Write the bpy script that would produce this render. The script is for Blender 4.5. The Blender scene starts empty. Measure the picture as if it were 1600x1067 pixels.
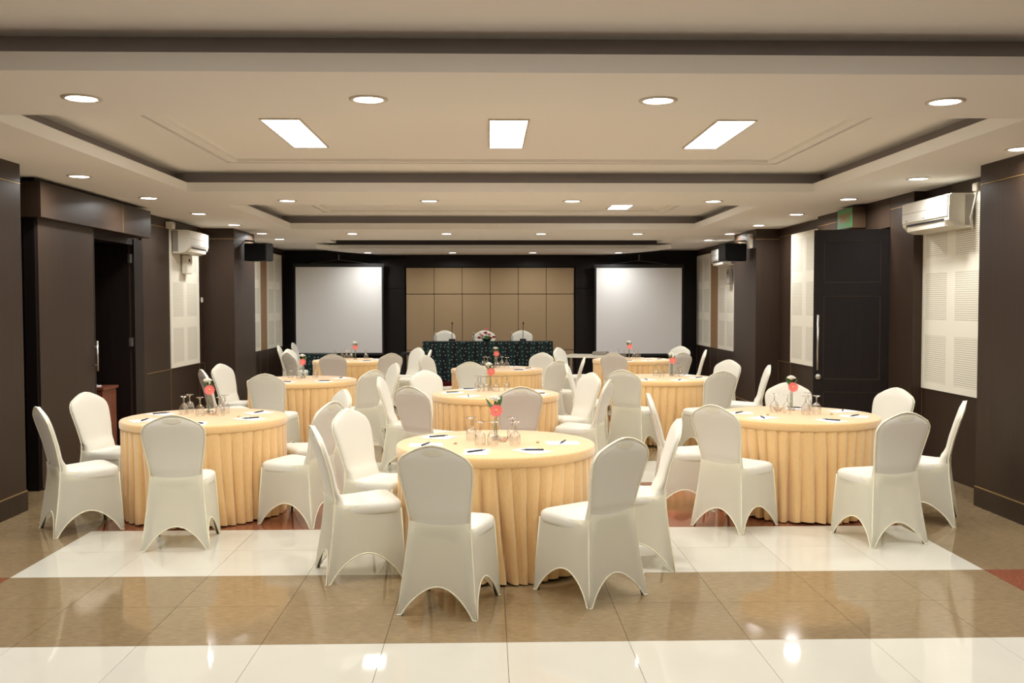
import bpy, bmesh, math, random
from mathutils import Vector, Matrix
random.seed(7)
S = bpy.context.scene
COL = S.collection
PI = math.pi

# ------------------------------------------------------------------ camera
F_PX, YAW, PITCH, ROLL = 1497.46, 0.0250967, 0.0387144, -0.0013344
CAM = Vector((-0.0895, -4.6434, 1.6574))
fwd = Vector((math.sin(YAW)*math.cos(PITCH), math.cos(YAW)*math.cos(PITCH), -math.sin(PITCH)))
rgt = Vector((math.cos(YAW), -math.sin(YAW), 0)); upv = rgt.cross(fwd)
r2 = math.cos(ROLL)*rgt + math.sin(ROLL)*upv; u2 = -math.sin(ROLL)*rgt + math.cos(ROLL)*upv
cd = bpy.data.cameras.new('camera'); cam = bpy.data.objects.new('camera', cd); COL.objects.link(cam)
cd.sensor_width = 36.0; cd.lens = F_PX/1600*36.0; cd.clip_start = .05; cd.clip_end = 100
cam.matrix_world = Matrix(((r2.x, u2.x, -fwd.x, CAM.x), (r2.y, u2.y, -fwd.y, CAM.y), (r2.z, u2.z, -fwd.z, CAM.z), (0, 0, 0, 1)))
S.camera = cam

# ------------------------------------------------------------------ world, exposure
W = bpy.data.worlds.new('world'); S.world = W; W.use_nodes = True
W.node_tree.nodes['Background'].inputs[0].default_value = (.8, .85, 1, 1)
W.node_tree.nodes['Background'].inputs[1].default_value = .02
S.view_settings.view_transform = 'Standard'; S.view_settings.look = 'None'
S.view_settings.exposure = 0.0; S.view_settings.gamma = 1.0; S.view_settings.use_curve_mapping = False
S.cycles.use_denoising = True
S.cycles.max_bounces = 7; S.cycles.diffuse_bounces = 4; S.cycles.glossy_bounces = 3
S.cycles.transmission_bounces = 4; S.cycles.transparent_max_bounces = 16
S.cycles.use_adaptive_sampling = True; S.cycles.adaptive_threshold = .04
S.cycles.sample_clamp_indirect = 6.0
PANEL_EMIT = 26.0        # fluorescent light panels
DOWN_EMIT = 14.0         # visible lens of a downlight
DOWN_WATT = 15.0          # each downlight
LAMP = (1.0, .99, .965)

# ------------------------------------------------------------------ materials
def lin(c):
    return tuple(((v/255)/12.92 if v/255 <= .04045 else ((v/255+.055)/1.055)**2.4) for v in c) + (1,)
MATS = {}
def mat(name, rgb, rough=.5, metal=0, spec=.5, noise=None, bump=None, emit=None, coat=0, sheen=0):
    """noise=(scale xyz, amount, detail): value variation; bump=(scale, strength)"""
    m = bpy.data.materials.new(name); m.use_nodes = True; nt = m.node_tree; b = nt.nodes['Principled BSDF']
    c = lin(rgb); b.inputs['Base Color'].default_value = c
    b.inputs['Roughness'].default_value = rough; b.inputs['Metallic'].default_value = metal
    b.inputs['Specular IOR Level'].default_value = spec
    b.inputs['Coat Weight'].default_value = coat
    if sheen: b.inputs['Sheen Weight'].default_value = sheen
    if emit:
        b.inputs['Emission Color'].default_value = (*emit[0], 1); b.inputs['Emission Strength'].default_value = emit[1]
    tc = None
    if noise:
        sc, amt, det = noise
        tc = nt.nodes.new('ShaderNodeTexCoord'); mp = nt.nodes.new('ShaderNodeMapping'); mp.inputs['Scale'].default_value = sc
        nz = nt.nodes.new('ShaderNodeTexNoise'); nz.inputs['Detail'].default_value = det; nz.inputs['Scale'].default_value = 1
        rp = nt.nodes.new('ShaderNodeValToRGB')
        rp.color_ramp.elements[0].position = .3; rp.color_ramp.elements[1].position = .7
        rp.color_ramp.elements[0].color = tuple(v*(1-amt) for v in c[:3]) + (1,)
        rp.color_ramp.elements[1].color = tuple(min(1, v*(1+amt)) for v in c[:3]) + (1,)
        L = nt.links.new
        L(tc.outputs['Object'], mp.inputs[0]); L(mp.outputs[0], nz.inputs['Vector']); L(nz.outputs['Fac'], rp.inputs[0]); L(rp.outputs[0], b.inputs['Base Color'])
    if bump:
        tc = nt.nodes.new('ShaderNodeTexCoord'); nz = nt.nodes.new('ShaderNodeTexNoise'); nz.inputs['Scale'].default_value = bump[0]; nz.inputs['Detail'].default_value = 3
        bp = nt.nodes.new('ShaderNodeBump'); bp.inputs['Strength'].default_value = bump[1]; bp.inputs['Distance'].default_value = .01
        nt.links.new(tc.outputs['Object'], nz.inputs['Vector']); nt.links.new(nz.outputs['Fac'], bp.inputs['Height']); nt.links.new(bp.outputs[0], b.inputs['Normal'])
    MATS[name] = m
    return m
mat('ceiling_paint', (246, 245, 239), .9, spec=.2)
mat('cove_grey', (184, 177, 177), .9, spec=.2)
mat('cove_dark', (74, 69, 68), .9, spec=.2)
mat('wood', (55, 41, 31), .42, spec=.32, noise=((55, 55, 1.2), .16, 5))
mat('wood_dark', (28, 20, 18), .4, spec=.3, noise=((60, 60, 1.5), .2, 5))
mat('wood_black', (18, 13, 12), .5, spec=.25, noise=((40, 40, 1), .25, 4))
mat('wood_strip', (150, 112, 70), .45, noise=((60, 60, 1.5), .1, 4))
mat('brass', (176, 146, 96), .35, metal=.6)
mat('grout', (96, 84, 66), .8)
mat('fabric_beige', (164, 142, 110), .9, spec=.1, noise=((260, 260, 60), .05, 2))
mat('white_plastic', (228, 222, 206), .35)
mat('white_gloss', (232, 230, 222), .12, spec=.6)
mat('grey_plastic', (150, 143, 132), .5)
mat('black_plastic', (20, 19, 19), .5)
mat('black_slot', (12, 10, 10), .8)
mat('speaker_cloth', (24, 23, 22), .9, spec=.1)
mat('steel', (190, 188, 182), .3, metal=.9)
mat('leg_steel', (120, 116, 108), .4, metal=.8)
mat('screen_white', (240, 240, 238), .9, spec=.1)
mat('paper', (250, 250, 252), .8, spec=.2)
mat('ink_black', (22, 22, 34), .3)
mat('pen_metal', (150, 150, 160), .25, metal=.9)
mat('carpet_red', (112, 22, 30), .95, spec=.05, bump=(400, .3))
mat('stem_green', (82, 128, 52), .6)
mat('leaf_green', (52, 104, 40), .5, noise=((60, 60, 60), .25, 3))
mat('coral', (238, 118, 112), .6, noise=((80, 80, 80), .12, 3))
mat('flower_white', (250, 248, 238), .7)
mat('flower_eye', (224, 170, 96), .8)
mat('flower_red', (190, 30, 44), .6)
mat('flower_pink', (240, 150, 165), .6)
mat('candy_pink', (236, 150, 130), .35)
mat('candy_tan', (206, 178, 130), .35)
mat('lamp_ring', (214, 206, 190), .35)
mat('lamp_lens', (255, 250, 240), .4, emit=(LAMP, DOWN_EMIT))
mat('panel_lens', (255, 252, 244), .4, emit=((1, .985, .95), PANEL_EMIT))
MATS['lamp_lens'].cycles.emission_sampling = 'NONE'
mat('sign_green', (84, 152, 88), .5)
mat('sign_red', (220, 50, 50), .5)
mat('sign_wood', (84, 62, 40), .5)
mat('cabinet_wood', (120, 66, 44), .4, noise=((20, 20, 4), .2, 4))
mat('table_wood', (120, 92, 62), .6)
mat('chair_white', (231, 228, 215), .75, spec=.25, sheen=.2)
mat('chair_piping', (246, 240, 212), .7, spec=.2)

def cloth_translucent(name, rgb, k):
    m = bpy.data.materials.new(name); m.use_nodes = True; nt = m.node_tree
    b = nt.nodes['Principled BSDF']; b.inputs['Base Color'].default_value = lin(rgb); b.inputs['Roughness'].default_value = .8; b.inputs['Specular IOR Level'].default_value = .2
    t = nt.nodes.new('ShaderNodeBsdfTranslucent'); t.inputs[0].default_value = lin(rgb)
    mx = nt.nodes.new('ShaderNodeMixShader'); mx.inputs[0].default_value = k
    nt.links.new(b.outputs[0], mx.inputs[1]); nt.links.new(t.outputs[0], mx.inputs[2]); nt.links.new(mx.outputs[0], nt.nodes['Material Output'].inputs[0])
    MATS[name] = m
cloth_translucent('chair_skirt', (252, 250, 236), .55)
cloth_translucent('chair_grip_lit', (246, 242, 222), .3)  # paler cloth colour standing in for light through the handle hole

def glass(name, tint=(1, 1, 1), refl=.16):
    m = bpy.data.materials.new(name); m.use_nodes = True; nt = m.node_tree
    for n in list(nt.nodes):
        if n.type == 'BSDF_PRINCIPLED': nt.nodes.remove(n)
    t = nt.nodes.new('ShaderNodeBsdfTransparent'); t.inputs[0].default_value = (*[.95*v for v in tint], 1)
    g = nt.nodes.new('ShaderNodeBsdfGlossy'); g.inputs['Roughness'].default_value = .03
    lw = nt.nodes.new('ShaderNodeLayerWeight'); lw.inputs[0].default_value = .5
    pw = nt.nodes.new('ShaderNodeMath'); pw.operation = 'POWER'; pw.inputs[1].default_value = 2.2; nt.links.new(lw.outputs['Facing'], pw.inputs[0])
    fr = nt.nodes.new('ShaderNodeMath'); fr.operation = 'MULTIPLY_ADD'; fr.inputs[1].default_value = .8; fr.inputs[2].default_value = refl; nt.links.new(pw.outputs[0], fr.inputs[0])
    mx = nt.nodes.new('ShaderNodeMixShader')
    nt.links.new(fr.outputs[0], mx.inputs[0]); nt.links.new(t.outputs[0], mx.inputs[1]); nt.links.new(g.outputs[0], mx.inputs[2])
    nt.links.new(mx.outputs[0], nt.nodes['Material Output'].inputs[0]); MATS[name] = m
glass('glass')
glass('glass_bottle', (.93, .97, 1))

def tile_mat(name, rgb, rough, streak, amt):
    """polished stone tile: horizontal veins and a small shift from tile to tile"""
    m = bpy.data.materials.new(name); m.use_nodes = True; nt = m.node_tree; b = nt.nodes['Principled BSDF']; L = nt.links.new
    c = lin(rgb); b.inputs['Roughness'].default_value = rough; b.inputs['Specular IOR Level'].default_value = .5
    ge = nt.nodes.new('ShaderNodeNewGeometry'); mp = nt.nodes.new('ShaderNodeMapping'); mp.inputs['Scale'].default_value = streak
    nz = nt.nodes.new('ShaderNodeTexNoise'); nz.inputs['Scale'].default_value = 1; nz.inputs['Detail'].default_value = 6; nz.inputs['Roughness'].default_value = .7
    rp = nt.nodes.new('ShaderNodeValToRGB'); rp.color_ramp.elements[0].position = .32; rp.color_ramp.elements[1].position = .68
    rp.color_ramp.elements[0].color = tuple(v*(1-amt) for v in c[:3]) + (1,); rp.color_ramp.elements[1].color = tuple(min(1, v*(1+amt)) for v in c[:3]) + (1,)
    oi = nt.nodes.new('ShaderNodeObjectInfo'); mr = nt.nodes.new('ShaderNodeMapRange'); mr.inputs[3].default_value = .96; mr.inputs[4].default_value = 1.04
    hs = nt.nodes.new('ShaderNodeHueSaturation')
    L(ge.outputs['Position'], mp.inputs[0]); L(mp.outputs[0], nz.inputs['Vector']); L(nz.outputs['Fac'], rp.inputs[0])
    L(oi.outputs['Random'], mr.inputs[0]); L(mr.outputs[0], hs.inputs['Value']); L(rp.outputs[0], hs.inputs['Color']); L(hs.outputs[0], b.inputs['Base Color'])
    MATS[name] = m
tile_mat('tile_white', (212, 208, 194), .04, (2, 2, 1), .02)
tile_mat('tile_beige', (142, 121, 90), .08, (16, 75, 1), .24)
tile_mat('tile_red', (136, 78, 54), .08, (60, 60, 1), .14)

def cloth_mat(name, rgb, amt):
    m = mat(name, rgb, .85, spec=.15, noise=((120, 120, 30), amt, 4), sheen=.6); return m
cloth_mat('peach_cloth', (236, 196, 138), .04)
mat('lace_white', (245, 240, 225), .9)

def songket_mat():
    """dark green woven cloth with columns of small pale motifs"""
    m = bpy.data.materials.new('green_songket'); m.use_nodes = True; nt = m.node_tree; b = nt.nodes['Principled BSDF']; L = nt.links.new
    b.inputs['Roughness'].default_value = .7; b.inputs['Specular IOR Level'].default_value = .3
    uv = nt.nodes.new('ShaderNodeUVMap'); mp = nt.nodes.new('ShaderNodeMapping'); mp.inputs['Scale'].default_value = (1, 1, 1)
    vo = nt.nodes.new('ShaderNodeTexVoronoi'); vo.voronoi_dimensions = '2D'; vo.inputs['Scale'].default_value = 13; vo.inputs['Randomness'].default_value = .55
    lt = nt.nodes.new('ShaderNodeMath'); lt.operation = 'LESS_THAN'; lt.inputs[1].default_value = .15
    wv = nt.nodes.new('ShaderNodeTexWave'); wv.inputs['Scale'].default_value = 1.6; wv.inputs['Distortion'].default_value = 1.5; wv.bands_direction = 'X'
    r = nt.nodes.new('ShaderNodeValToRGB'); r.color_ramp.elements[0].color = lin((8, 13, 18)); r.color_ramp.elements[1].color = lin((16, 42, 42))
    mx = nt.nodes.new('ShaderNodeMixRGB'); mx.inputs[2].default_value = lin((120, 140, 132))
    L(uv.outputs[0], mp.inputs[0]); L(mp.outputs[0], vo.inputs['Vector']); L(mp.outputs[0], wv.inputs['Vector']); L(vo.outputs['Distance'], lt.inputs[0])
    L(wv.outputs['Fac'], r.inputs[0]); L(lt.outputs[0], mx.inputs[0]); L(r.outputs[0], mx.inputs[1]); L(mx.outputs[0], b.inputs['Base Color'])
    MATS['green_songket'] = m
songket_mat()

def acoustic_mat():
    """white board with rectangular fields of small round holes"""
    m = bpy.data.materials.new('acoustic_board'); m.use_nodes = True; nt = m.node_tree; b = nt.nodes['Principled BSDF']; L = nt.links.new
    b.inputs['Roughness'].default_value = .7; b.inputs['Specular IOR Level'].default_value = .25
    tc = nt.nodes.new('ShaderNodeTexCoord'); sp = nt.nodes.new('ShaderNodeSeparateXYZ'); L(tc.outputs['Object'], sp.inputs[0])
    def M(op, a, bb=None, c=None):
        n = nt.nodes.new('ShaderNodeMath'); n.operation = op
        for i, v in enumerate((a, bb, c)):
            if v is None: continue
            if isinstance(v, (int, float)): n.inputs[i].default_value = v
            else: L(v, n.inputs[i])
        return n.outputs[0]
    y, z = sp.outputs['Y'], sp.outputs['Z']
    def field(v, period, lo, hi):
        f = M('MULTIPLY', M('FRACT', M('DIVIDE', v, period)), period)
        return M('MULTIPLY', M('GREATER_THAN', f, lo), M('LESS_THAN', f, hi))
    mask = M('MULTIPLY', field(y, .6, .08, .52), field(z, .61, .07, .53))
    cy = M('SUBTRACT', M('FRACT', M('DIVIDE', y, .02)), .5); cz = M('SUBTRACT', M('FRACT', M('DIVIDE', z, .02)), .5)
    d = M('SQRT', M('ADD', M('MULTIPLY', cy, cy), M('MULTIPLY', cz, cz)))
    hole = M('MULTIPLY', mask, M('LESS_THAN', d, .27))
    mx = nt.nodes.new('ShaderNodeMixRGB'); mx.inputs[1].default_value = lin((236, 232, 216)); mx.inputs[2].default_value = lin((150, 143, 126))
    L(hole, mx.inputs[0]); L(mx.outputs[0], b.inputs['Base Color']); MATS['acoustic_board'] = m
acoustic_mat()

# ------------------------------------------------------------------ mesh helpers
class MB:
    def __init__(s): s.v = []; s.f = []; s.mi = []; s.cur = 0; s.uv = None
    def add(s, vs, fs):
        o = len(s.v); s.v += [tuple(v) for v in vs]; s.f += [tuple(i+o for i in f) for f in fs]; s.mi += [s.cur]*len(fs)
    def box(s, a, b):
        x0, y0, z0 = [min(p, q) for p, q in zip(a, b)]; x1, y1, z1 = [max(p, q) for p, q in zip(a, b)]
        s.add([(x0,y0,z0),(x1,y0,z0),(x1,y1,z0),(x0,y1,z0),(x0,y0,z1),(x1,y0,z1),(x1,y1,z1),(x0,y1,z1)],
              [(0,3,2,1),(4,5,6,7),(0,1,5,4),(1,2,6,5),(2,3,7,6),(3,0,4,7)]); return s
    def loft(s, loops, cap0=True, cap1=True, closed=True):
        n = len(loops[0]); vs = [p for l in loops for p in l]; fs = []
        for i in range(len(loops)-1):
            for j in range(n if closed else n-1):
                k = (j+1) % n
                fs.append((i*n+j, i*n+k, (i+1)*n+k, (i+1)*n+j))
        if cap0: fs.append(tuple(range(n-1, -1, -1)))
        if cap1: fs.append(tuple((len(loops)-1)*n+j for j in range(n)))
        s.add(vs, fs); return s
    def lathe(s, prof, n=20, c=(0, 0, 0), cap0=True, cap1=True):
        s.loft([[(c[0]+r*math.cos(2*PI*j/n), c[1]+r*math.sin(2*PI*j/n), c[2]+z) for j in range(n)] for r, z in prof], cap0, cap1); return s
    def tube(s, pts, r, n=6, cap=True):
        pts = [Vector(p) for p in pts]; loops = []
        rs = r if isinstance(r, (list, tuple)) else [r]*len(pts)
        for i, p in enumerate(pts):
            t = (pts[min(i+1, len(pts)-1)] - pts[max(i-1, 0)]).normalized()
            a = t.cross(Vector((0, 0, 1))) if abs(t.z) < .95 else t.cross(Vector((1, 0, 0)))
            a.normalize(); b = t.cross(a)
            if i and loops:
                pass
            loops.append([tuple(p + rs[i]*(math.cos(2*PI*k/n)*a + math.sin(2*PI*k/n)*b)) for k in range(n)])
        s.loft(loops, cap, cap); return s
    def prism(s, outline, z0, z1):
        s.loft([[(x, y, z0) for x, y in outline], [(x, y, z1) for x, y in outline]]); return s
    def mesh(s, name, mats, smooth=False, fix=True):
        me = bpy.data.meshes.new(name); me.from_pydata(s.v, [], s.f)
        for m in (mats if isinstance(mats, (list, tuple)) else [mats]): me.materials.append(MATS[m])
        if any(s.mi): me.polygons.foreach_set('material_index', s.mi)
        if s.uv:
            l = me.uv_layers.new(name='UVMap')
            for lp in me.loops: l.data[lp.index].uv = s.uv[lp.vertex_index]
        if fix:
            bm = bmesh.new(); bm.from_mesh(me); bmesh.ops.recalc_face_normals(bm, faces=bm.faces); bm.to_mesh(me); bm.free()
        if smooth: me.polygons.foreach_set('use_smooth', [True]*len(me.polygons))
        me.update(); return me

def obj(name, me, parent=None, loc=None, rotz=0, rot=None):
    o = bpy.data.objects.new(name, me); COL.objects.link(o)
    if parent: o.parent = parent
    if loc: o.location = loc
    if rotz: o.rotation_euler = (0, 0, rotz)
    if rot: o.rotation_euler = rot
    return o
def tag(o, label, cat, group=None):
    o['label'] = label; o['category'] = cat
    if group: o['group'] = group
    return o
def struct(o, label=None):
    o['kind'] = 'structure'
    if label: o['label'] = label
    return o
def thing(name, label, cat, loc=(0, 0, 0), rotz=0, group=None):
    o = obj(name, None, None, loc, rotz); o.empty_display_size = .1
    return tag(o, label, cat, group)
def boxes(name, mats, bl, parent=None):
    m = MB()
    for a, b in bl: m.box(a, b)
    return obj(name, m.mesh(name, mats), parent)
def bevelled(name, mats, a, b, w=.01, seg=2):
    m = MB().box(a, b); me = m.mesh(name, mats)
    bm = bmesh.new(); bm.from_mesh(me); bmesh.ops.bevel(bm, geom=bm.edges[:], offset=w, segments=seg, affect='EDGES'); bm.to_mesh(me); bm.free()
    return me

# ------------------------------------------------------------------ room constants
XL, XR, YB, YF = -4.27, 4.27, 15.3, -8.6
HC, HL, HU = 2.78, 2.87, 2.985     # soffit, top of tray lip, tray ceiling

# ------------------------------------------------------------------ floor: 60 cm stone tiles
T = .6
fl = struct(boxes('floor', 'grout', [((XL-.9, YF-.1, -.12), (XR+.9, YB+.1, -.008))]), 'polished stone tile floor in white, beige and red bands')
def tile_kind(i, j):
    k = j % 9
    side = i < -5 or i >= 5
    if side: return 'tile_red' if k < 2 else 'tile_beige'
    return 'tile_beige' if k < 2 else 'tile_white' if k < 4 else 'tile_red' if k < 7 else 'tile_white'
tile_me = {k: MB().box((-.2988, -.2988, -.012), (.2988, .2988, 0)).mesh('floor_tile_'+k, k) for k in ('tile_white', 'tile_beige', 'tile_red')}
rest = MB(); kinds = ['tile_white', 'tile_beige', 'tile_red']
for j in range(-15, 26):
    for i in range(-8, 8):
        near = -2 <= j <= 18 and -7 <= i < 7
        x, y, k = (i+.5)*T, (j+.5)*T, tile_kind(i, j)
        if near: obj('floor_tile', tile_me[k], fl, (x, y, 0))
        elif XL-.6 < x < XR+.6:
            rest.cur = kinds.index(k); rest.box((x-.2988, y-.2988, -.012), (x+.2988, y+.2988, 0))
ro = obj('distant_floor_tiles', rest.mesh('distant_floor_tiles', kinds), fl); ro['kind'] = 'stuff'

# ------------------------------------------------------------------ ceiling
TRAYS = [(-3.07, 3.19, -8.2, -5.15), (-3.07, 3.19, -4.0, .05), (-3.07, 3.19, 1.14, 4.99), (-3.02, 3.02, 6.28, 9.75), (-2.85, 3.02, 12.2, 12.98)]
X0, X1 = XL-.1, XR+.1
sof = []
ys = [YF-.1] + [v for t in TRAYS for v in t[2:]] + [YB+.1]
for a in range(0, len(ys), 2): sof.append(((X0, ys[a], HC), (X1, ys[a+1], HL)))
for x0, x1, y0, y1 in TRAYS: sof += [((X0, y0, HC), (x0, y1, HL)), ((x1, y0, HC), (X1, y1, HL))]
ceil = struct(boxes('ceiling', 'ceiling_paint', sof), 'cream plaster ceiling with recessed trays')
for n, (x0, x1, y0, y1) in enumerate(TRAYS):
    g = .16
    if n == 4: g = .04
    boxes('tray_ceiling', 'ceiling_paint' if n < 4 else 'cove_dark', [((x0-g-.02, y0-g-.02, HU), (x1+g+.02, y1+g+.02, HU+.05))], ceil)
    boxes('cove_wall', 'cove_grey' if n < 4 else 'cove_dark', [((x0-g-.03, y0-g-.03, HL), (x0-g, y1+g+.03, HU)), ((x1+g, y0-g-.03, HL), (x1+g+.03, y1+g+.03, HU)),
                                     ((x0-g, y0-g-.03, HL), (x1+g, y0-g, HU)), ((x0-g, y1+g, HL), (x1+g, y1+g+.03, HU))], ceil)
def moulding(x0, x1, y0, y1):
    m = MB()
    for w, o, d in ((.045, 0, .024), (.04, .06, .014), (.05, .115, .026)):
        a0, a1, b0, b1 = x0+o, x1-o, y0+o, y1-o
        m.box((a0, b0, HU-d), (a1, b0+w, HU+.002)); m.box((a0, b1-w, HU-d), (a1, b1, HU+.002))
        m.box((a0, b0+w, HU-d), (a0+w, b1-w, HU+.002)); m.box((a1-w, b0+w, HU-d), (a1, b1-w, HU+.002))
    return obj('moulding', m.mesh('moulding', 'ceiling_paint'), ceil)
moulding(-2.53, 2.66, 1.75, 4.36); moulding(-2.46, 2.5, 6.9, 9.1); moulding(-2.53, 2.66, -3.3, -.65)
# curved canopy over the stage
pl = [(-3.22, 12.98), (3.29, 12.98)]
N = 12
for k in range(N+1):
    a = k/N; pl.append((3.29 - .95*a**1.6, 12.98 + 2.3*a))
for k in range(N, -1, -1):
    a = k/N; pl.append((-3.22 + .92*a**1.6, 12.98 + 2.3*a))
pl = [p for i, p in enumerate(pl) if i not in (2, len(pl)-1)]
obj('canopy', MB().prism(pl, 2.68, 2.745).mesh('canopy', 'ceiling_paint'), ceil)
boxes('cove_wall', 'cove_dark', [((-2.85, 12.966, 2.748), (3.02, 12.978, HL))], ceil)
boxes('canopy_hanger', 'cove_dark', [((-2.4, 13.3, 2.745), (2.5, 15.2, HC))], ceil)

# ------------------------------------------------------------------ walls
def wall(name, bl, label, m='wood'):
    return struct(boxes(name, m, bl), label)
DZ, TZ = .81, 2.655        # dado line and top line
wl = wall('wall_left', [((XL-.25, YF, 0), (XL-.012, 5.15, HC)), ((XL-.25, 5.15, 2.43), (XL-.012, 6.72, HC)), ((XL-.25, 6.72, 0), (XL-.012, YB, HC))], 'dark wood panelled wall on the left')
wr = wall('wall_right', [((XR+.012, YF, 0), (XR+.25, 5.42, HC)), ((XR+.012, 5.42, 2.46), (XR+.25, 7.0, HC)), ((XR+.012, 7.0, 0), (XR+.25, YB, HC))], 'dark wood panelled wall on the right')
wb = wall('wall_back', [((XL-.25, YB, 0), (XR+.25, YB+.2, HC+.3))], 'black panelled end wall behind the stage', 'wood_black')
wf = wall('wall_front', [((XL-.25, YF-.2, 0), (XR+.25, YF, HC+.3))], 'unseen wall behind the viewer, made cream to reflect light', 'ceiling_paint')  # unseen end wall, coloured cream to bounce more light into the room
def board(parent, side, y0, y1, z0, z1, m='wood', th=.012):
    x = XL if side < 0 else XR
    o = boxes('wall_panel', m, [((x, y0+.003, z0+.003), (x+side*th, y1-.003, z1-.003))], parent); return o
def strip(parent, side, y0, y1, z, x=None, h=.007):
    x = (XL if side < 0 else XR) if x is None else x
    return boxes('brass_strip', 'brass', [((x-side*.004, y0, z-h/2), (x+side*.006, y1, z+h/2))], parent)
def vstrip(parent, side, y, z0, z1, x=None):
    x = (XL if side < 0 else XR) if x is None else x
    return boxes('brass_strip', 'brass', [((x-side*.003, y-.003, z0), (x+side*.006, y+.003, z1))], parent)
# boards of the two side walls: (y0, y1, has acoustic field)
for side, par, segs in ((-1, wl, [(-8.6, -5.4, 0), (-5.4, -2.6, 0), (-2.6, .4, 0), (3.1, 5.15, 0), (7.15, 8.08, 0), (8.08, 9.33, 1), (9.33, 9.58, 0), (10.83, 11.85, 0), (11.85, 13.07, 1), (13.07, 13.62, 2), (13.62, 14.9, 1), (14.9, 15.3, 0)]),
                        (1, wr, [(-8.6, -5.4, 0), (-5.4, -2.6, 0), (-2.6, .4, 0), (3.1, 3.66, 0), (3.66, 4.86, 1), (7.68, 7.84, 0), (7.84, 9.035, 1), (9.035, 9.62, 0), (10.9, 12.18, 0), (12.18, 13.39, 1), (13.39, 14.02, 2), (14.02, 15.24, 1)])):
    for y0, y1, k in segs:
        board(par, side, y0, y1, 0, DZ); board(par, side, y0, y1, TZ, HC)
        if k != 1: board(par, side, y0, y1, DZ, TZ, 'wood_strip' if k == 2 else 'wood')
        else:
            x = XL if side < 0 else XR
            me = MB().box((0, 0, 0), (side*.03, y1-y0-.01, TZ-DZ-.012)).mesh('acoustic_panel', 'acoustic_board')
            o = obj('acoustic_panel', me, par, (x-side*.012, y0+.005, DZ+.008)); o['label'] = 'white perforated acoustic board'
        if k == 0 and y1-y0 > .2 and y0 > 0:
            strip(par, side, y0, y1, DZ); strip(par, side, y0, y1, TZ)
        if y0 > 3: vstrip(par, side, y1, 0, DZ)
# pilasters
def pilaster(parent, side, y0, y1, xf):
    xw = XL if side < 0 else XR
    xb = xw+side*.01
    p = boxes('pilaster', 'wood', [((xb, y0, .162), (xf, y1, 2.618)), ((xb, y0, 2.632), (xf, y1, HC)), ((xb, y0, 0), (xf-side*.012, y1, .155)), ((xb, y0+.006, .1), (xf+side*.008, y1-.006, 2.7))], parent)
    boxes('brass_strip', 'brass', [((xb, y0-.001, 2.6215), (xf-side*.002, y1+.001, 2.6285)), ((xb, y0-.001, .155), (xf-side*.010, y1+.001, .162))], p)
    return p
pilaster(wl, -1, 1.85, 3.144, -3.82); pilaster(wl, -1, 9.58, 10.83, -3.82); pilaster(wl, -1, -4.5, -3.3, -3.82)
pilaster(wr, 1, 1.83, 3.10, 3.92); pilaster(wr, 1, 9.62, 10.9, 3.92); pilaster(wr, 1, -4.5, -3.3, 3.92)
# portal on the right wall
pr = boxes('door_surround', 'wood', [((XR+.01, 4.86, 0), (4.165, 5.42, TZ-.005)), ((XR+.01, 4.86, TZ+.003), (4.165, 5.42, HC)), ((XR+.01, 7.0, 0), (4.165, 7.66, HC)), ((XR+.01, 5.425, 2.47), (4.165, 6.995, HC))], wr)
boxes('brass_strip', 'brass', [((XR, 4.858, TZ-.005), (4.163, 5.42, TZ+.003)), ((XR, 7.0, TZ-.004), (4.163, 7.662, TZ+.003))], pr)
# end wall: fabric panels, dark boards
xs = [-1.78 + .58*k for k in range(7)]
fab = {}
for a in range(6):
    for z0, z1 in ((.215, .71), (.71, 1.87), (1.87, 2.418)):
        key = round(z1-z0, 3)
        if key not in fab: fab[key] = bevelled('fabric_panel', 'fabric_beige', (0, -.03, 0), (.572, 0, z1-z0-.010), .006, 1)
        obj('fabric_panel', fab[key], wb, (xs[a]+.004, YB-.07, z0+.005))
boxes('panel_backing', 'wood_black', [((-1.79, YB-.07, .215), (1.71, YB, 2.425))], wb)
for x0, x1 in ((-2.30, -1.80), (1.72, 2.2)):
    boxes('wall_panel', 'wood_black', [((x0, YB-.14, .215), (x1, YB, 1.98)), ((x0, YB-.14, 1.99), (x1, YB, 2.6))], wb)
boxes('wall_panel', 'wood_black', [((-1.8, YB-.12, 2.43), (1.72, YB, 2.66))], wb)

# ------------------------------------------------------------------ left sliding door and dark anteroom
d1 = struct(obj('door_1', None), 'dark brown sliding door panel with steel bar handle under a wooden header')
boxes('sliding_panel', 'wood', [((-4.17, 3.97, .012), (-4.07, 5.155, 2.43))], d1)
boxes('panel_edge', 'wood_dark', [((-4.165, 5.155, .012), (-4.068, 5.18, 2.43))], d1)
boxes('shaded_end', 'wood_black', [((-4.185, 3.94, 0), (-4.085, 3.968, 2.78))], d1)  # black plate paints the shade on the sliding panel's near end
hd = boxes('header', 'wood', [((XL, 3.885, 2.43), (-4.0, 5.78, 2.742)), ((XL, 5.785, 2.43), (-4.0, 6.63, 2.742))], d1)
boxes('brass_strip', 'brass', [((-4.02, 5.779, 2.432), (-3.999, 5.786, 2.74))], hd)
hm = MB().tube([(-4.03, 5.12, .99), (-4.03, 5.12, 1.295)], .011, 10)
for z in (1.05, 1.235): hm.tube([(-4.07, 5.12, z), (-4.03, 5.12, z)], .008, 8)
h = obj('handle', hm.mesh('handle', 'steel', True), d1); h['label'] = 'brushed steel bar handle'
boxes('door_frame', 'wood_dark', [((XL-.25, 6.74, 0), (XL+.03, 7.02, 2.43)), ((XL-.25, 5.15, 2.36), (XL+.02, 6.74, 2.43))], d1)
boxes('wall_casing', 'wood', [((XL-.1, 7.022, 0), (XL+.02, 7.148, 2.46))], d1)
d2 = struct(obj('door_2', None), 'dark door leaf standing open inside the left doorway')
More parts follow.
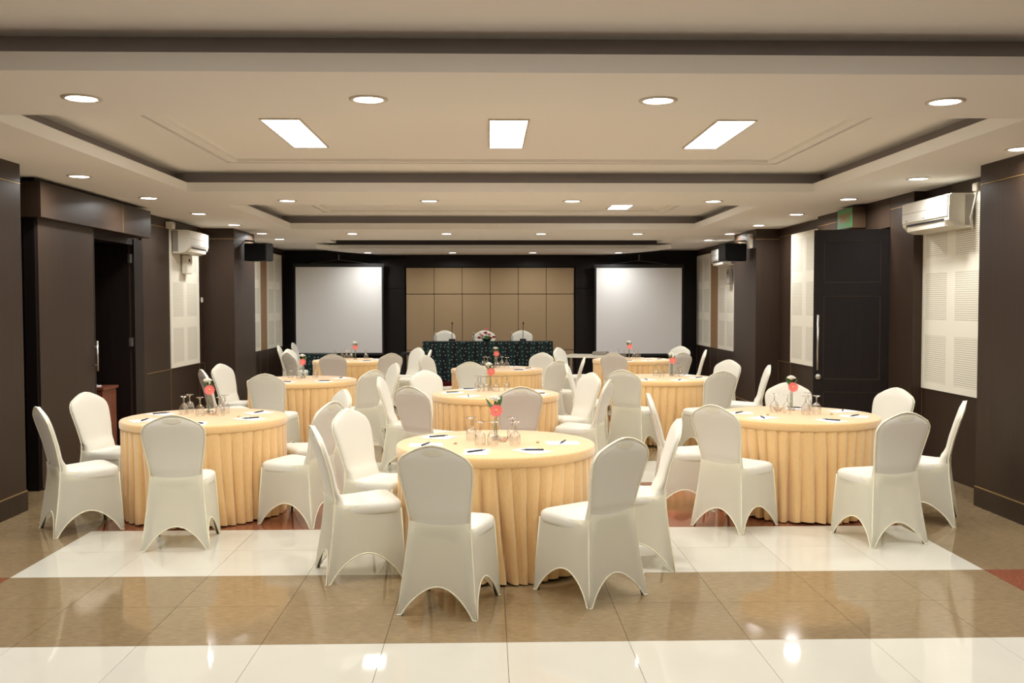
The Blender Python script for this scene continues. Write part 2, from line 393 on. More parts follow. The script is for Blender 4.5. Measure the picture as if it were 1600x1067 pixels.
boxes('leaf', 'wood_dark', [((-5.15, 6.69, .012), (-4.29, 6.735, 2.355))], d2)
for z in (2.2, 1.22, .3):
    hg = boxes('hinge', 'steel', [((-4.292, 6.68, z-.05), (-4.262, 6.742, z+.05))], d2)
an = wall('wall_anteroom', [((-6.6, 4.2, 0), (-6.5, 8.2, HC)), ((-6.5, 4.1, 0), (XL-.25, 4.2, HC)), ((-6.5, 8.2, 0), (XL-.25, 8.3, HC)), ((-6.6, 4.1, HC), (XL-.25, 8.3, HC+.1)), ((-6.6, 4.1, -.1), (XL-.24, 8.3, -.001))], 'dark walls of the lobby behind the sliding door', 'wood_dark')
an2 = wall('wall_lobby', [((5.6, 4.9, 0), (5.7, 7.6, HC)), ((XR+.25, 4.8, 0), (5.6, 4.9, HC)), ((XR+.25, 7.5, 0), (5.6, 7.6, HC)), ((XR+.25, 4.8, HC), (5.7, 7.6, HC+.1)), ((XR+.24, 4.8, -.1), (5.7, 7.6, -.001))], 'dark walls of the lobby behind the right doorway', 'wood_dark')
# cabinet just inside the doorway
cb = thing('wooden_cabinet', 'small reddish wooden cabinet just inside the left doorway', 'cabinet', (-4.62, 6.3, 0))
boxes('body', 'cabinet_wood', [((-.24, -.2, .02), (.24, .2, .70))], cb)
boxes('cabinet_top', 'cabinet_wood', [((-.26, -.22, .705), (.26, .22, .735))], cb)
dr = boxes('drawer', 'cabinet_wood', [((-.22, -.215, .5), (.22, -.2, .68))], cb); boxes('knob', 'steel', [((-.02, -.235, .58), (.02, -.215, .6))], dr)
ph = thing('folded_papers', 'small pale bundle of papers lying on the wooden cabinet', 'papers', (-4.56, 6.25, .735), .3)
boxes('sheet', 'paper', [((-.1, -.05, 0), (.1, .05, .012))], ph); boxes('cover_sheet', 'grey_plastic', [((-.09, -.03, .013), (.06, .05, .024))], ph)

# ------------------------------------------------------------------ open door leaf on the right
hx, hy = 4.185, 5.44; fx, fy = 3.43, 5.64
wdt = math.hypot(fx-hx, fy-hy)
d3 = struct(obj('door_3', None, None, (hx, hy, 0), math.atan2(fy-hy, fx-hx)), 'black-brown panelled door leaf standing open by the right wall')
# local: +x towards the free edge; camera side is +y
frame = MB()
for a, b in (((0, .012), (.1, 2.45)), ((wdt-.1, .012), (wdt, 2.45))): frame.box((a[0], -.0225, a[1]), (b[0], .0225, b[1]))
for z0, z1 in ((2.335, 2.45), (1.745, 1.883), (.716, .845), (.012, .12)): frame.box((.1, -.0225, z0), (wdt-.1, .0225, z1))
obj('leaf_frame', frame.mesh('leaf_frame', 'wood_dark'), d3)
for z0, z1 in ((1.883, 2.335), (.845, 1.745), (.12, .716)):
    boxes('leaf_panel', 'wood_dark', [((.1, -.010, z0), (wdt-.1, .010, z1))], d3)
    m = MB()
    for (a0, b0, a1, b1) in ((.1, z0, wdt-.1, z0+.012), (.1, z1-.012, wdt-.1, z1), (.1, z0, .112, z1), (wdt-.112, z0, wdt-.1, z1)): m.box((a0, .008, b0), (a1, .018, b1))
    obj('panel_bead', m.mesh('panel_bead', 'wood'), d3)
hm = MB().tube([(wdt-.045, .06, .945), (wdt-.045, .06, 1.542)], .013, 10)
for z in (1.03, 1.46): hm.tube([(wdt-.045, .02, z), (wdt-.045, .06, z)], .009, 8)
h = obj('handle', hm.mesh('handle', 'steel', True), d3); h['label'] = 'long steel pull bar'
lk = MB(); lk.lathe([(.032, 0), (.032, .02), (.026, .03), (.01, .034)], 18)
o = obj('lock', lk.mesh('lock', 'steel', True), d3, (wdt-.055, .0225, .872)); o.rotation_euler = (-PI/2, 0, 0); o['label'] = 'round steel door lock'

# ------------------------------------------------------------------ stage
st = thing('stage_platform', 'low stage platform covered in dark red carpet below the end wall', 'stage', (.05, 14.05, 0))
boxes('deck', 'carpet_red', [((-2.3, -1.05, .18), (2.3, 1.1, .215))], st); boxes('riser', 'carpet_red', [((-2.27, -1.03, 0), (2.27, 1.1, .18))], st)
boxes('nosing', 'wood_black', [((-2.3, -1.06, .185), (2.3, -1.05, .21))], st)

# ------------------------------------------------------------------ ceiling lights
def downlight(x, y, z, label, group, watt=DOWN_WATT, r=.09):
    t = thing('ceiling_downlight', label, 'downlight', (x, y, z), 0, group)
    obj('trim_ring', RING, t); obj('lens', LENS, t)
    ld = bpy.data.lights.new('downlight_lamp', 'AREA'); ld.shape = 'DISK'; ld.size = .17; ld.energy = watt; ld.color = LAMP; ld.spread = math.radians(165)
    lo = bpy.data.objects.new('downlight_lamp', ld); COL.objects.link(lo); lo.parent = t; lo.location = (0, 0, -.012)
    return t
RING = MB().lathe([(.080, -.001), (.082, -.008), (.094, -.010), (.105, -.006), (.108, .002)], 32, cap0=False, cap1=False).mesh('trim_ring', 'lamp_ring', True)
LENS = MB().lathe([(.081, -.003), (.079, -.0045)], 28, cap0=False).mesh('lens', 'lamp_lens')
ordn = ['first', 'second', 'third', 'fourth', 'fifth', 'sixth', 'seventh', 'eighth']
pos4 = ['leftmost', 'second from left', 'third from left', 'rightmost']
for y, xs4, desc in ((.66, (-2.29, -.74, .85, 2.45), 'in the ceiling beam nearest the camera'), (5.8, (-2.25, -.72, .83, 2.37), 'in the ceiling beam behind the bright panels'), (10.62, (-2.23, -.74, .76, 2.3), 'in the ceiling beam before the stage')):
    for k, x in enumerate(xs4): downlight(x, y, HC, 'round recessed downlight '+desc+', '+pos4[k], 'downlights across the ceiling beams')
for k, x in enumerate((-2.45, -.78, .8, 2.5)): downlight(x, 14.35, 2.68, 'round downlight in the curved canopy over the stage, '+pos4[k], 'downlights in the stage canopy', DOWN_WATT*.8)
for side, x, nm in ((-1, -3.645, 'left'), (1, 3.77, 'right')):
    yl = (2.25, 3.9, 5.57, 7.3, 8.97, 10.6, 12.1) if side > 0 else (3.85, 5.56, 7.3, 8.95, 10.6, 11.9)
    for k, y in enumerate(yl): downlight(x, y, HC, 'round recessed downlight along the %s wall, %s counted from the camera' % (nm, ordn[k]), 'downlights along the '+nm+' wall')
for k, (x, y) in enumerate(((-3.645, -1.0), (3.77, -1.0), (-3.645, .6), (3.77, .6), (-3.645, 2.25))): downlight(x, y, HC, 'recessed downlight by the %s wall outside the view, %s from the rear' % (('left', 'right')[x > 0], ordn[k//2]), 'downlights out of view')

def light_panel(x, y0, label, ln=1):
    t = thing('ceiling_light_panel', label, 'ceiling light', (x, y0, HU), 0, 'rectangular light panels in the trays')
    for o in (obj('frame', PFRAME, t), obj('diffuser', PDIFF, t)): o.scale = (1, ln, 1)
m = MB()
for a, b in (((-.148, -.012), (-.134, 1.212)), ((.134, -.012), (.148, 1.212)), ((-.134, -.012), (.134, 0)), ((-.134, 1.2), (.134, 1.212))): m.box((a[0], a[1], -.012), (b[0], b[1], .001))
PFRAME = m.mesh('light_frame', 'lamp_ring'); q = MB(); q.add([(-.134, 0, -.006), (-.134, 1.2, -.006), (.134, 1.2, -.006), (.134, 0, -.006)], [(0, 1, 2, 3)]); PDIFF = q.mesh('diffuser', 'panel_lens', False, False)
for x, w in ((-1.57, 'left'), (.065, 'middle'), (1.71, 'right')):
    light_panel(x, 2.29, 'bright rectangular light panel in the nearest visible tray, %s of three' % w)
    light_panel(x, -2.6, 'unseen rectangular light panel added in the tray above the camera, %s of three' % w)  # unseen panels added to light the near ceiling and chair backs
light_panel(-1.57, 7.52, 'small light panel in the second tray, left one', .25); light_panel(1.71, 7.5, 'rectangular light panel in the second tray, right one')

# ------------------------------------------------------------------ air conditioners
def air_con(x, y0, y1, side, label):
    """side +1: on the right wall; body runs along y"""
    L_ = y1-y0
    t = thing('air_conditioner', label, 'air conditioner', (x, y0, 2.34), 0, 'wall air conditioners')
    s = -side
    prof = [(0, .0), (.10, 0), (.17, .02), (.215, .07), (.22, .10), (.215, .285), (.19, .305), (0, .305)]
    m = MB(); m.loft([[(s*px, yy, pz) for px, pz in prof] for yy in (.0, L_)])
    obj('body', m.mesh('ac_body', 'white_plastic'), t)
    boxes('front_cover', 'white_gloss', [((s*.215, .012, .105), (s*.229, L_-.012, .19)), ((s*.215, .012, .194), (s*.229, L_-.012, .29))], t)
    boxes('air_slot', 'black_slot', [((s*.2, .09, .068), (s*.222, L_-.09, .086))], t)
    boxes('louvre', 'white_plastic', [((s*.165, .09, .018), (s*.212, L_-.09, .066))], t)
    boxes('end_cap', 'grey_plastic', [((s*.0, -.006, .02), (s*.07, 0, .29))], t)
    boxes('badge', 'steel', [((s*.229, L_*.5-.03, .12), (s*.231, L_*.5+.03, .128))], t)
    boxes('sensor', 'black_slot', [((s*.229, L_-.12, .118), (s*.231, L_-.1, .126))], t)
    return t
air_con(4.235, 3.83, 4.78, 1, 'white split air conditioner above the nearest right acoustic panel')
air_con(-4.235, 8.12, 8.96, -1, 'white split air conditioner above the left acoustic panel')
air_con(4.235, 12.05, 12.9, 1, 'small distant white air conditioner beside the right loudspeaker')
# control boxes, pipe and sockets
def wall_box(name, label, cat, loc, sx, sy, sz, m='white_plastic', sub=True, side=1):
    t = thing(name, label, cat, loc)
    obj('housing', bevelled(name+'_housing', m, (-sx/2, -sy/2, 0), (sx/2, sy/2, sz), .006), t)
    if sub: boxes('indicator', 'black_slot', [((-side*(sx/2), -sy*.18, sz*.66), (-side*(sx/2+.003), sy*.05, sz*.8))], t)
    return t
wall_box('control_box', 'white upright control box on the acoustic panel below the left air conditioner', 'control box', (-4.205, 8.62, 2.08), .07, .24, .25, side=-1)
wall_box('wall_sensor', 'small white sensor beside the top of the left air conditioner', 'sensor', (-4.22, 7.99, 2.645), .09, .12, .09, side=-1)
wall_box('control_box', 'grey upright control box under the distant right air conditioner', 'control box', (4.21, 12.35, 2.02), .06, .22, .26, 'grey_plastic')
wall_box('light_switch', 'small white switch on the wood beside the left acoustic panel', 'switch', (-4.262, 9.47, 1.69), .016, .07, .075, side=-1)
t = thing('pipe_cover', 'white pipe and clip beside the right pilaster above the air conditioner', 'pipe', (4.2, 3.6, 2.3))
obj('pipe', MB().tube([(0, .17, .02), (-.02, .16, .12), (-.02, .1, .25), (-.02, .05, .36)], .009, 8).mesh('pipe', 'white_plastic', True), t)
obj('clip', bevelled('clip', 'white_plastic', (-.05, 0, .34), (0, .09, .41), .006), t)

# ------------------------------------------------------------------ loudspeakers
def speaker(x, y, side, label, bracket_white):
    t = thing('loudspeaker', label, 'loudspeaker', (x, y, 2.32), side*.32, 'wall loudspeakers')
    obj('cabinet', bevelled('speaker_cabinet', 'black_plastic', (-.19, -.10, 0), (.19, .12, .27), .012), t)
    boxes('grille', 'speaker_cloth', [((-.175, -.112, .015), (.175, -.10, .255))], t)
    m = MB().tube([(side*.1, .05, .265), (side*.1, .05, .31), (side*.26, .05, .32)], .012, 8)
    obj('bracket', m.mesh('bracket', 'steel' if bracket_white else 'black_plastic', True), t)
    return t
speaker(-3.585, 10.1, -1, 'black loudspeaker hung on the left pilaster', False); speaker(3.69, 10.1, 1, 'black loudspeaker hung on the right pilaster', True)
wall_box('junction_box', 'white plastic box on the pilaster behind the right loudspeaker', 'box', (3.89, 9.85, 2.5), .05, .14, .215, sub=False)

# ------------------------------------------------------------------ exit sign
t = thing('exit_sign', 'green sign box with red lettering above the right door', 'sign', (4.10, 6.07, 2.515))
boxes('sign_box', 'sign_wood', [((-.09, 0, 0), (.06, .46, .235))], t)
boxes('sign_face', 'sign_green', [((-.096, .012, .01), (-.09, .448, .225))], t)
cu = bpy.data.curves.new('lettering', 'FONT'); cu.body = 'EXIT'; cu.size = .13; cu.extrude = .001; cu.align_x = 'CENTER'; cu.align_y = 'CENTER'; cu.space_character = 1.25
tmp = bpy.data.objects.new('tmp', cu); COL.objects.link(tmp); dg = bpy.context.evaluated_depsgraph_get(); me = bpy.data.meshes.new_from_object(tmp.evaluated_get(dg)); bpy.data.objects.remove(tmp)
me.name = 'lettering'; me.materials.clear(); me.materials.append(MATS['sign_red'])
o = obj('lettering', me, t, (-.0975, .23, .118)); o.rotation_euler = (PI/2, 0, -PI/2)

# ------------------------------------------------------------------ projection screens
def screen(x0, x1, z0, z1, label):
    w = x1-x0; t = thing('projection_screen', label, 'screen', ((x0+x1)/2, 14.92, z0-.05), 0, 'projection screens')
    h = z1-z0
    boxes('fabric', 'screen_white', [((-w/2, -.002, .05), (w/2, .002, h+.05))], t)
    boxes('border', 'black_plastic', [((-w/2-.035, .003, .03), (w/2+.035, .007, h+.08))], t)
    obj('case', MB().box((-w/2-.05, -.01, h+.05), (w/2+.05, .06, h+.12)).mesh('case', 'black_plastic'), t)
    boxes('bottom_bar', 'black_plastic', [((-w/2-.02, -.012, .0), (w/2+.02, .012, .05))], t)
    for s in (-1, 1): obj('wire', MB().tube([(s*w*.34, .03, h+.12), (0, .03, h+.2)], .004, 5).mesh('wire', 'leg_steel'), t)
    boxes('hook', 'leg_steel', [((-.01, .02, h+.19), (.01, .04, 2.672-(z0-.05)))], t)
screen(-3.985, -2.245, .675, 2.42, 'large white hanging screen left of the stage')
screen(2.13, 3.88, .645, 2.40, 'large white hanging screen right of the stage')

# ------------------------------------------------------------------ chairs
ZP = [(0, .222, -.245), (.1, .208, -.232), (.2, .197, -.217), (.3, .186, -.204), (.42, .175, -.192), (.5, .169, -.196), (.55, .172, -.206), (.65, .188, -.228), (.75, .203, -.257), (.80, .207, -.273), (.83, .200, -.283), (.86, .174, -.292), (.89, .120, -.30), (.91, .076, -.306), (.921, .038, -.308), (.925, .010, -.309)]
def prof(z):
    for (a, h0, y0), (b, h1, y1) in zip(ZP, ZP[1:]):
        if z <= b:
            k = (z-a)/(b-a); return h0+(h1-h0)*k, y0+(y1-y0)*k
    return ZP[-1][1:]
def sgp(v, p): return math.copysign(abs(v)**p, v)
def chair_meshes():
    M = {}
    # padded backrest
    loops = []
    zs = [.44, .47, .5, .53, .56, .6, .65, .7, .75, .79, .82, .84, .86, .875, .89, .902, .912, .919, .923, .925]
    for z in zs:
        hw, yb = prof(z); th = .05 + (.03*max(0, (.56-z)/.12) if z < .56 else 0)
        if z < .51: hw -= .007; yb += .007
        if z > .86: th = .05*max(.25, (.93-z)/.07)**.5
        yc = yb + th/2 if z <= .86 else prof(.86)[1]-.0 + .025 - (z-.86)*.25
        loops.append([(hw*sgp(math.cos(2*PI*j/28), .55), yc + th/2*sgp(math.sin(2*PI*j/28), .7), z) for j in range(28)])
    M['back'] = MB().loft(loops).mesh('chair_backrest', 'chair_white', True)
    # seat cushion
    loops = []
    def seat_loop(z, ins):
        out = []
        for j in range(40):
            a = 2*PI*j/40; cx, cy = sgp(math.cos(a), .26), sgp(math.sin(a), .26)
            y = .030 + (.195-ins)*cy
            hw = (.172 + .038*min(1, max(0, (y+.165)/.40)) - ins)
            out.append((hw*cx, y, z + .008*cy))
        return out
    for z, ins in ((.395, .006), (.41, 0), (.44, -.002), (.456, .004), (.466, .018), (.472, .045), (.475, .09), (.476, .15)): loops.append(seat_loop(z, ins))
    M['seat'] = MB().loft(loops).mesh('chair_seat', 'chair_white', True)
    # stretched skirt with arches between the feet
    def corner(k, z):
        hw, yb = prof(z)
        if k == 0: return Vector((-hw, yb, z))
        if k == 1: return Vector((hw, yb, z))
        f = max(0, min(1, z/.43))
        x, y = .222-.028*f, .238-.025*f
        return Vector((x if k == 2 else -x, y, z))
    sides = [(0, 1, .155, .505, .505), (1, 2, .165, .47, .43), (2, 3, .16, .43, .43), (3, 0, .165, .43, .47)]
    m = MB(); hem = MB()
    NT, NV = 22, 8
    for a, b, h, ta, tb in sides:
        loops = []; hp = []
        for i in range(NT+1):
            t = .5-.5*math.cos(PI*i/NT); tf = .055
            u = min(1, max(0, (t-tf)/(1-2*tf)))
            zb = h*math.sin(PI*u)**.62 if 0 < u < 1 else 0
            zt = ta+(tb-ta)*t - (.018*math.sin(PI*t) if a == 0 else 0)
            row = []
            for v in range(NV+1):
                z = zb + (zt-zb)*v/NV
                p = corner(a, z).lerp(corner(b, z), t)
                c = Vector((0, 0, z)); q = (c-p); q.z = 0; q.normalize()
                bow = .026*4*t*(1-t)*max(0, (.42-z)/.42)
                p = p + q*bow
                row.append(tuple(p))
            hp.append(Vector(row[0])); loops.append(row)
        m.loft(loops, False, False, closed=False)
        hem.tube([p+Vector((0, 0, .003)) for p in hp], .0042, 5)
    M['skirt'] = m.mesh('chair_skirt', 'chair_skirt', True)
    M['hem'] = hem.mesh('chair_hem', 'chair_piping', True)
    # piping along the rear edge, foot to foot over the top
    zz = [0, .1, .2, .3, .42, .5, .55, .6, .65, .7, .75, .79, .82, .84, .86, .875, .89, .902, .912, .919]
    P = [(-prof(z)[0]-.001, prof(z)[1]+(.004 if z < .5 else .012 if z < .86 else .012), z) for z in zz]
    Q = [(-x, y, z) for x, y, z in reversed(P)]
    M['piping'] = MB().tube(P+[(0, -.297, .926)]+Q, .005, 5).mesh('chair_piping', 'chair_piping', True)
    for s in (-1, 1): M['front_piping%d' % s] = MB().tube([(s*.194, .214, .43), (s*.208, .226, .22), (s*.221, .237, .01)], .0042, 5).mesh('chair_front_piping', 'chair_piping', True)
    # hand grip under the crest: paler patch painting the light that passes the hole
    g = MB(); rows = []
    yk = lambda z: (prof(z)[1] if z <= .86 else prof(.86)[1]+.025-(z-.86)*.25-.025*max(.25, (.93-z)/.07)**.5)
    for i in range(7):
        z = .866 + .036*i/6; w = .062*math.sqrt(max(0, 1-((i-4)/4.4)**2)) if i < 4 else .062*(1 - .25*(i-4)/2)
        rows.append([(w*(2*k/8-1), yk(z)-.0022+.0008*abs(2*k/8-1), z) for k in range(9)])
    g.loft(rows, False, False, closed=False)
    M['grip'] = g.mesh('chair_grip_lit', 'chair_grip_lit', True)
    for k, (x, y) in enumerate(((-.203, -.226), (.203, -.226), (.205, .222), (-.205, .222))):
        xt, yt = (math.copysign(.145, x), -.155) if y < 0 else (math.copysign(.17, x), .185)
        M['leg%d' % k] = MB().tube([(xt, yt, .40), (x*.87, y*.87, .15), (x, y, .003)], .009, 8).mesh('chair_leg', 'leg_steel', True)
    M['rail'] = MB().tube([(-.165, .15, .34), (.165, .15, .34)], .009, 6).mesh('chair_rail', 'leg_steel', True)
    return M
CH = chair_meshes()
TABLES = {'A': (-.04, 1.54, 'nearest centre table'), 'B': (-2.35, 3.05, 'left table by sliding door'), 'C': (2.42, 3.05, 'right table by open door'),
          'D': (-.015, 5.0, 'second centre table'), 'E': (-2.31, 6.85, 'second left table'), 'F': (2.04, 6.98, 'second right table'),
          'G': (.035, 8.7, 'third centre table'), 'H': (-2.27, 10.85, 'far left table'), 'I': (2.25, 10.85, 'far right table')}
def chair(top, face, label, group, z=0):
    """top: ground position under the crest; face: direction angle the sitter looks"""
    c, s = math.cos(face), math.sin(face)
    t = thing('banquet_chair', label, 'chair', (top[0]+.30*c, top[1]+.30*s, z), face-PI/2, group)
    b = obj('backrest', CH['back'], t); obj('grip_lit_patch', CH['grip'], b); obj('piping', CH['piping'], b)
    obj('seat', CH['seat'], t)
    k = obj('stretch_skirt', CH['skirt'], t); obj('hem', CH['hem'], k); obj('piping', CH['front_piping1'], k); obj('piping', CH['front_piping-1'], k)
    for i in range(4): obj('leg', CH['leg%d' % i], t)
    obj('rail', CH['rail'], t)
    return t
# table, crest position, turn away from the table centre (deg), place at the table
CHAIRS = [
 ('A', (-.38, .31), 0, 'near left, back to camera'), ('A', (.67, .57), 0, 'near right, back to camera'), ('A', (-1.13, 1.17), 0, 'left side, facing right'), ('A', (-1.07, 2.09), 0, 'far left, front to camera'), ('A', (1.09, 1.43), 0, 'right side, edge-on facing left'),
 ('B', (-2.19, 1.75), 0, 'near side, back to camera'), ('B', (-1.35, 2.63), 0, 'near right, seat turned left'), ('B', (-3.34, 2.30), 0, 'left end, side view facing right'), ('B', (-3.35, 3.41), 0, 'far left, front to camera'), ('B', (-1.37, 3.61), 0, 'far right, mostly hidden'),
 ('C', (1.61, 2.32), 0, 'near left, back to camera'), ('C', (2.74, 1.73), 0, 'near right, back to camera'), ('C', (1.21, 3.18), 0, 'left side, edge-on facing right'), ('C', (3.52, 2.47), 0, 'right end, side view facing left'), ('C', (3.4, 3.56), 0, 'far right, front to camera'), ('C', (2.70, 4.17), 0, 'far side, behind the flowers'),
 ('D', (.20, 3.84), 0, 'near right, back to camera'), ('D', (-.80, 3.94), 0, 'near left, back to camera'), ('D', (-1.19, 5.08), 0, 'left side, edge-on facing right'), ('D', (-.80, 6.01), 0, 'far left, front to camera'), ('D', (1.0, 4.64), 0, 'right side, side view facing left'), ('D', (1.02, 5.57), 0, 'far right, facing left'),
 ('E', (-2.45, 5.54), 0, 'near side, back to camera'), ('E', (-3.34, 6.27), 0, 'near left, dark back'), ('E', (-3.29, 7.25), 0, 'far left, front to camera'), ('E', (-1.36, 6.08), 0, 'near right, seat turned left'), ('E', (-1.24, 7.35), 0, 'right side, edge-on facing left'),
 ('F', (1.46, 6.06), 0, 'near left, back to camera'), ('F', (2.48, 5.76), 0, 'near right, back to camera'), ('F', (3.08, 7.85), 0, 'far right, front to camera'), ('F', (3.3, 6.76), 0, 'right end, edge-on facing left'), ('F', (.96, 7.14), 0, 'left side, edge-on facing right'),
 ('G', (-.29, 7.66), 0, 'near left, back to camera'), ('G', (.83, 7.83), 0, 'near right, back to camera'), ('G', (.74, 9.85), 0, 'far right, front to camera'), ('G', (1.26, 8.57), 0, 'right side, edge-on facing left'), ('G', (-1.0, 9.25), 0, 'left side, facing right'),
 ('H', (-2.39, 9.55), 0, 'near left, back to camera'), ('H', (-1.54, 9.80), 0, 'near right, back to camera'), ('H', (-3.16, 10.05), 0, 'near left corner, dark back'), ('H', (-3.29, 11.2), 0, 'left end, facing right'), ('H', (-1.26, 11.66), 0, 'far right, facing left'), ('H', (-1.0, 10.86), 0, 'right side, edge-on facing left'),
 ('I', (1.79, 9.70), 0, 'near left, back to camera'), ('I', (2.85, 9.74), 0, 'near right, back to camera'), ('I', (3.27, 11.94), 0, 'far right, front to camera'), ('I', (3.41, 10.62), 0, 'right end, edge-on facing left'), ('I', (1.09, 11.59), 0, 'far left, facing right')]
for tb, p, turn, place in CHAIRS:
    cx, cy, nm = TABLES[tb]
    a = math.atan2(cy-p[1], cx-p[0]); d = math.hypot(cy-p[1], cx-p[0])
    if d < 1.19: p = (cx-math.cos(a)*1.19, cy-math.sin(a)*1.19)
    chair(p, a+math.radians(turn), 'white covered chair at the %s, %s' % (nm, place), 'covered chairs around the round tables')
chair((-3.86, 12.62), math.radians(5), 'white covered chair against the far left wall, nearer of two', 'spare chairs by the left wall')
chair((-3.86, 13.9), math.radians(0), 'white covered chair against the far left wall, farther of two', 'spare chairs by the left wall')
for x, w in ((-.94, 'left'), (-.155, 'middle'), (.58, 'right')):
    chair((x, 14.28), -PI/2, 'white covered chair behind the green stage table, %s of three' % w, 'chairs behind the stage table', .217)

# ------------------------------------------------------------------ round tables and cloths
def skirt_mesh(seed):
    rnd = random.Random(seed)
    NP = 44; ang = [2*PI*(k+rnd.uniform(-.2, .2))/NP for k in range(NP)]
    ph = [rnd.uniform(0, 2*PI) for _ in range(6)]
    NS, NZ = 704, 9
    dep = [rnd.uniform(.6, 1.25) for _ in range(NP)]; lean = [rnd.uniform(-.05, .05) for _ in range(NP)]
    loops = []
    for iz in range(NZ+1):
        f = iz/NZ; z = .742 - f*.730
        lp = []
        for j in range(NS):
            th = 2*PI*j/NS
            w = th + .10*f*f*math.sin(3*th+ph[0])*.5 + .05*f*math.sin(7*th+ph[1])
            u = (w/(2*PI)*NP); k = int(math.floor(u)) % NP; fr = u - math.floor(u)
            # knife pleat: long flat rise, then a sharp tuck
            fr2 = fr + lean[k]*f*2
            s = (fr2/.5 if fr2 < .5 else (1 if fr2 < .84 else (1-fr2)/.16))
            s = max(0, min(1, s)); s = s**.6
            amp = (.012 + .05*min(1, f*1.5)) * dep[k]
            r = .633 - .004*f + amp*(s-1) + .004*f*math.sin(2*th+ph[2]) + .004*f*math.sin(5*th+ph[3])
            lp.append((r*math.cos(th), r*math.sin(th), z + (.006*math.sin(9*th+ph[4]) if iz == NZ else 0)))
        loops.append(lp)
    return MB().loft(loops, False, False).mesh('table_skirt', 'peach_cloth', True)
SK = [skirt_mesh(s) for s in (3, 11, 29)]
TOPC = MB().lathe([(.615, .700), (.637, .702), (.641, .712), (.641, .752), (.636, .760), (.626, .763), (.3, .763), (.01, .763)], 72, cap0=False).mesh('cloth_top', 'peach_cloth', True)
TTOP = MB().lathe([(.59, .735), (.605, .737), (.605, .755), (.59, .757)], 40).mesh('table_top', 'table_wood')
TLEG = MB().tube([(.36, 0, .735), (.42, 0, .004)], .016, 8).mesh('table_leg', 'leg_steel', True)
GL = MB().lathe([(.031, .001), (.036, .02), (.037, .045), (.033, .07), (.02, .088), (.008, .096), (.0055, .105), (.005, .13), (.008, .142), (.028, .150), (.034, .152), (.034, .1535), (.01, .154)], 20, cap0=False).mesh('goblet', 'glass', True)
GLB = MB().lathe([(.0055, .1), (.0045, .115), (.0055, .138)], 10).mesh('goblet_stem', 'glass', True)
VAS = MB().lathe([(.024, .0), (.026, .004), (.026, .02), (.013, .03), (.0125, .145), (.016, .155)], 16, cap1=False).mesh('bud_vase', 'glass', True)
VBASE = bevelled('vase_foot', 'glass', (-.027, -.027, 0), (.027, .027, .025), .004, 1)
def petals(n, r0, r1, w, cup, layers=1, zs=0):
    m = MB()
    for L_ in range(layers):
        for k in range(n):
            a = 2*PI*(k+.5*L_)/n; c, s = math.cos(a), math.sin(a); sc = 1-.25*L_
            pts = [(r0, 0), (r0+(r1-r0)*.4, w), (r0+(r1-r0)*.8, w*.9), (r1, 0), (r0+(r1-r0)*.8, -w*.9), (r0+(r1-r0)*.4, -w)]
            m.add([((x*c-y*s)*sc, (x*s+y*c)*sc, cup*(x/r1)**2*sc + .003*L_ + zs) for x, y in pts], [(0, 1, 2, 3, 4, 5)])
    return m
GERB = petals(15, .008, .046, .0066, .008, 2).mesh('gerbera_petals', 'coral', False, False)
GEYE = MB().lathe([(.010, .004), (.009, .009), (.004, .011)], 12).mesh('gerbera_eye', 'flower_eye', True)
def carnation_mesh(name, m_, R):
    m = MB(); rnd = random.Random(5)
    for L_ in range(6):
        el = .15+.24*L_; n = 13-2*L_ if L_ < 6 else 3
        for k in range(max(3, n)):
            a = 2*PI*(k+.5*L_)/max(3, n)+rnd.uniform(-.1, .1); e = el+rnd.uniform(-.06, .06)
            d = Vector((math.cos(a)*math.cos(e), math.sin(a)*math.cos(e), math.sin(e)*.75)); t1 = Vector((-math.sin(a), math.cos(a), 0)); r = R*rnd.uniform(.88, 1.05)
            n2 = d.cross(t1)
            w = R*.30
            m.add([tuple(d*r*.3), tuple(d*r*.8+t1*w), tuple(d*r+t1*w*.6+n2*w*.3), tuple(d*r*1.02-n2*w*.2), tuple(d*r-t1*w*.6+n2*w*.3), tuple(d*r*.8-t1*w)], [(0, 1, 2, 3), (0, 3, 4, 5)])
    m.lathe([(R*.2, -R*.25), (R*.7, R*.05), (R*.75, R*.3), (R*.3, R*.62)], 10)
    return m.mesh(name, m_, False, False)
CARN = carnation_mesh('carnation_petals', 'flower_white', .038)
def leaf_mesh(l, w, m_='leaf_green'):
    m = MB(); rows = []
    for i in range(7):
        f = i/6; ww = w*math.sin(PI*min(1, f*.92+.08))**.8
        rows.append([(-ww, l*f, .25*l*f*f + ww*.3), (0, l*f, .25*l*f*f), (ww, l*f, .25*l*f*f + ww*.3)])
    m.loft(rows, False, False, closed=False); return m.mesh('leaf_blade', m_, True, False)
LEAF = leaf_mesh(.095, .016); LEAF2 = leaf_mesh(.06, .012)
PAPER = MB().box((-.075, -.105, 0), (.075, .105, .003)).mesh('notepad_sheet', 'paper')
PBIND = MB().box((-.075, .096, .003), (.075, .105, .0045)).mesh('notepad_binding', 'paper')
PENB = MB().tube([(0, -.068, .0055), (0, .045, .0055)], .0052, 8).mesh('pen_barrel', 'ink_black', True)
PENT = MB().tube([(0, .045, .0055), (0, .066, .0055), (0, .072, .0055)], [.0052, .004, .001], 8).mesh('pen_tip', 'pen_metal', True)
CAND = MB().lathe([(.002, .0), (.010, .002), (.012, .006), (.010, .010), (.002, .012)], 10).mesh('candy', 'candy_tan', True)
CANDP = MB().lathe([(.002, .0), (.010, .002), (.012, .006), (.010, .010), (.002, .012)], 10).mesh('candy_p', 'candy_pink', True)
DISH = MB().lathe([(.024, .0), (.028, .002), (.038, .03), (.0365, .03), (.026, .004)], 20, cap0=True, cap1=False).mesh('dish', 'glass', True)
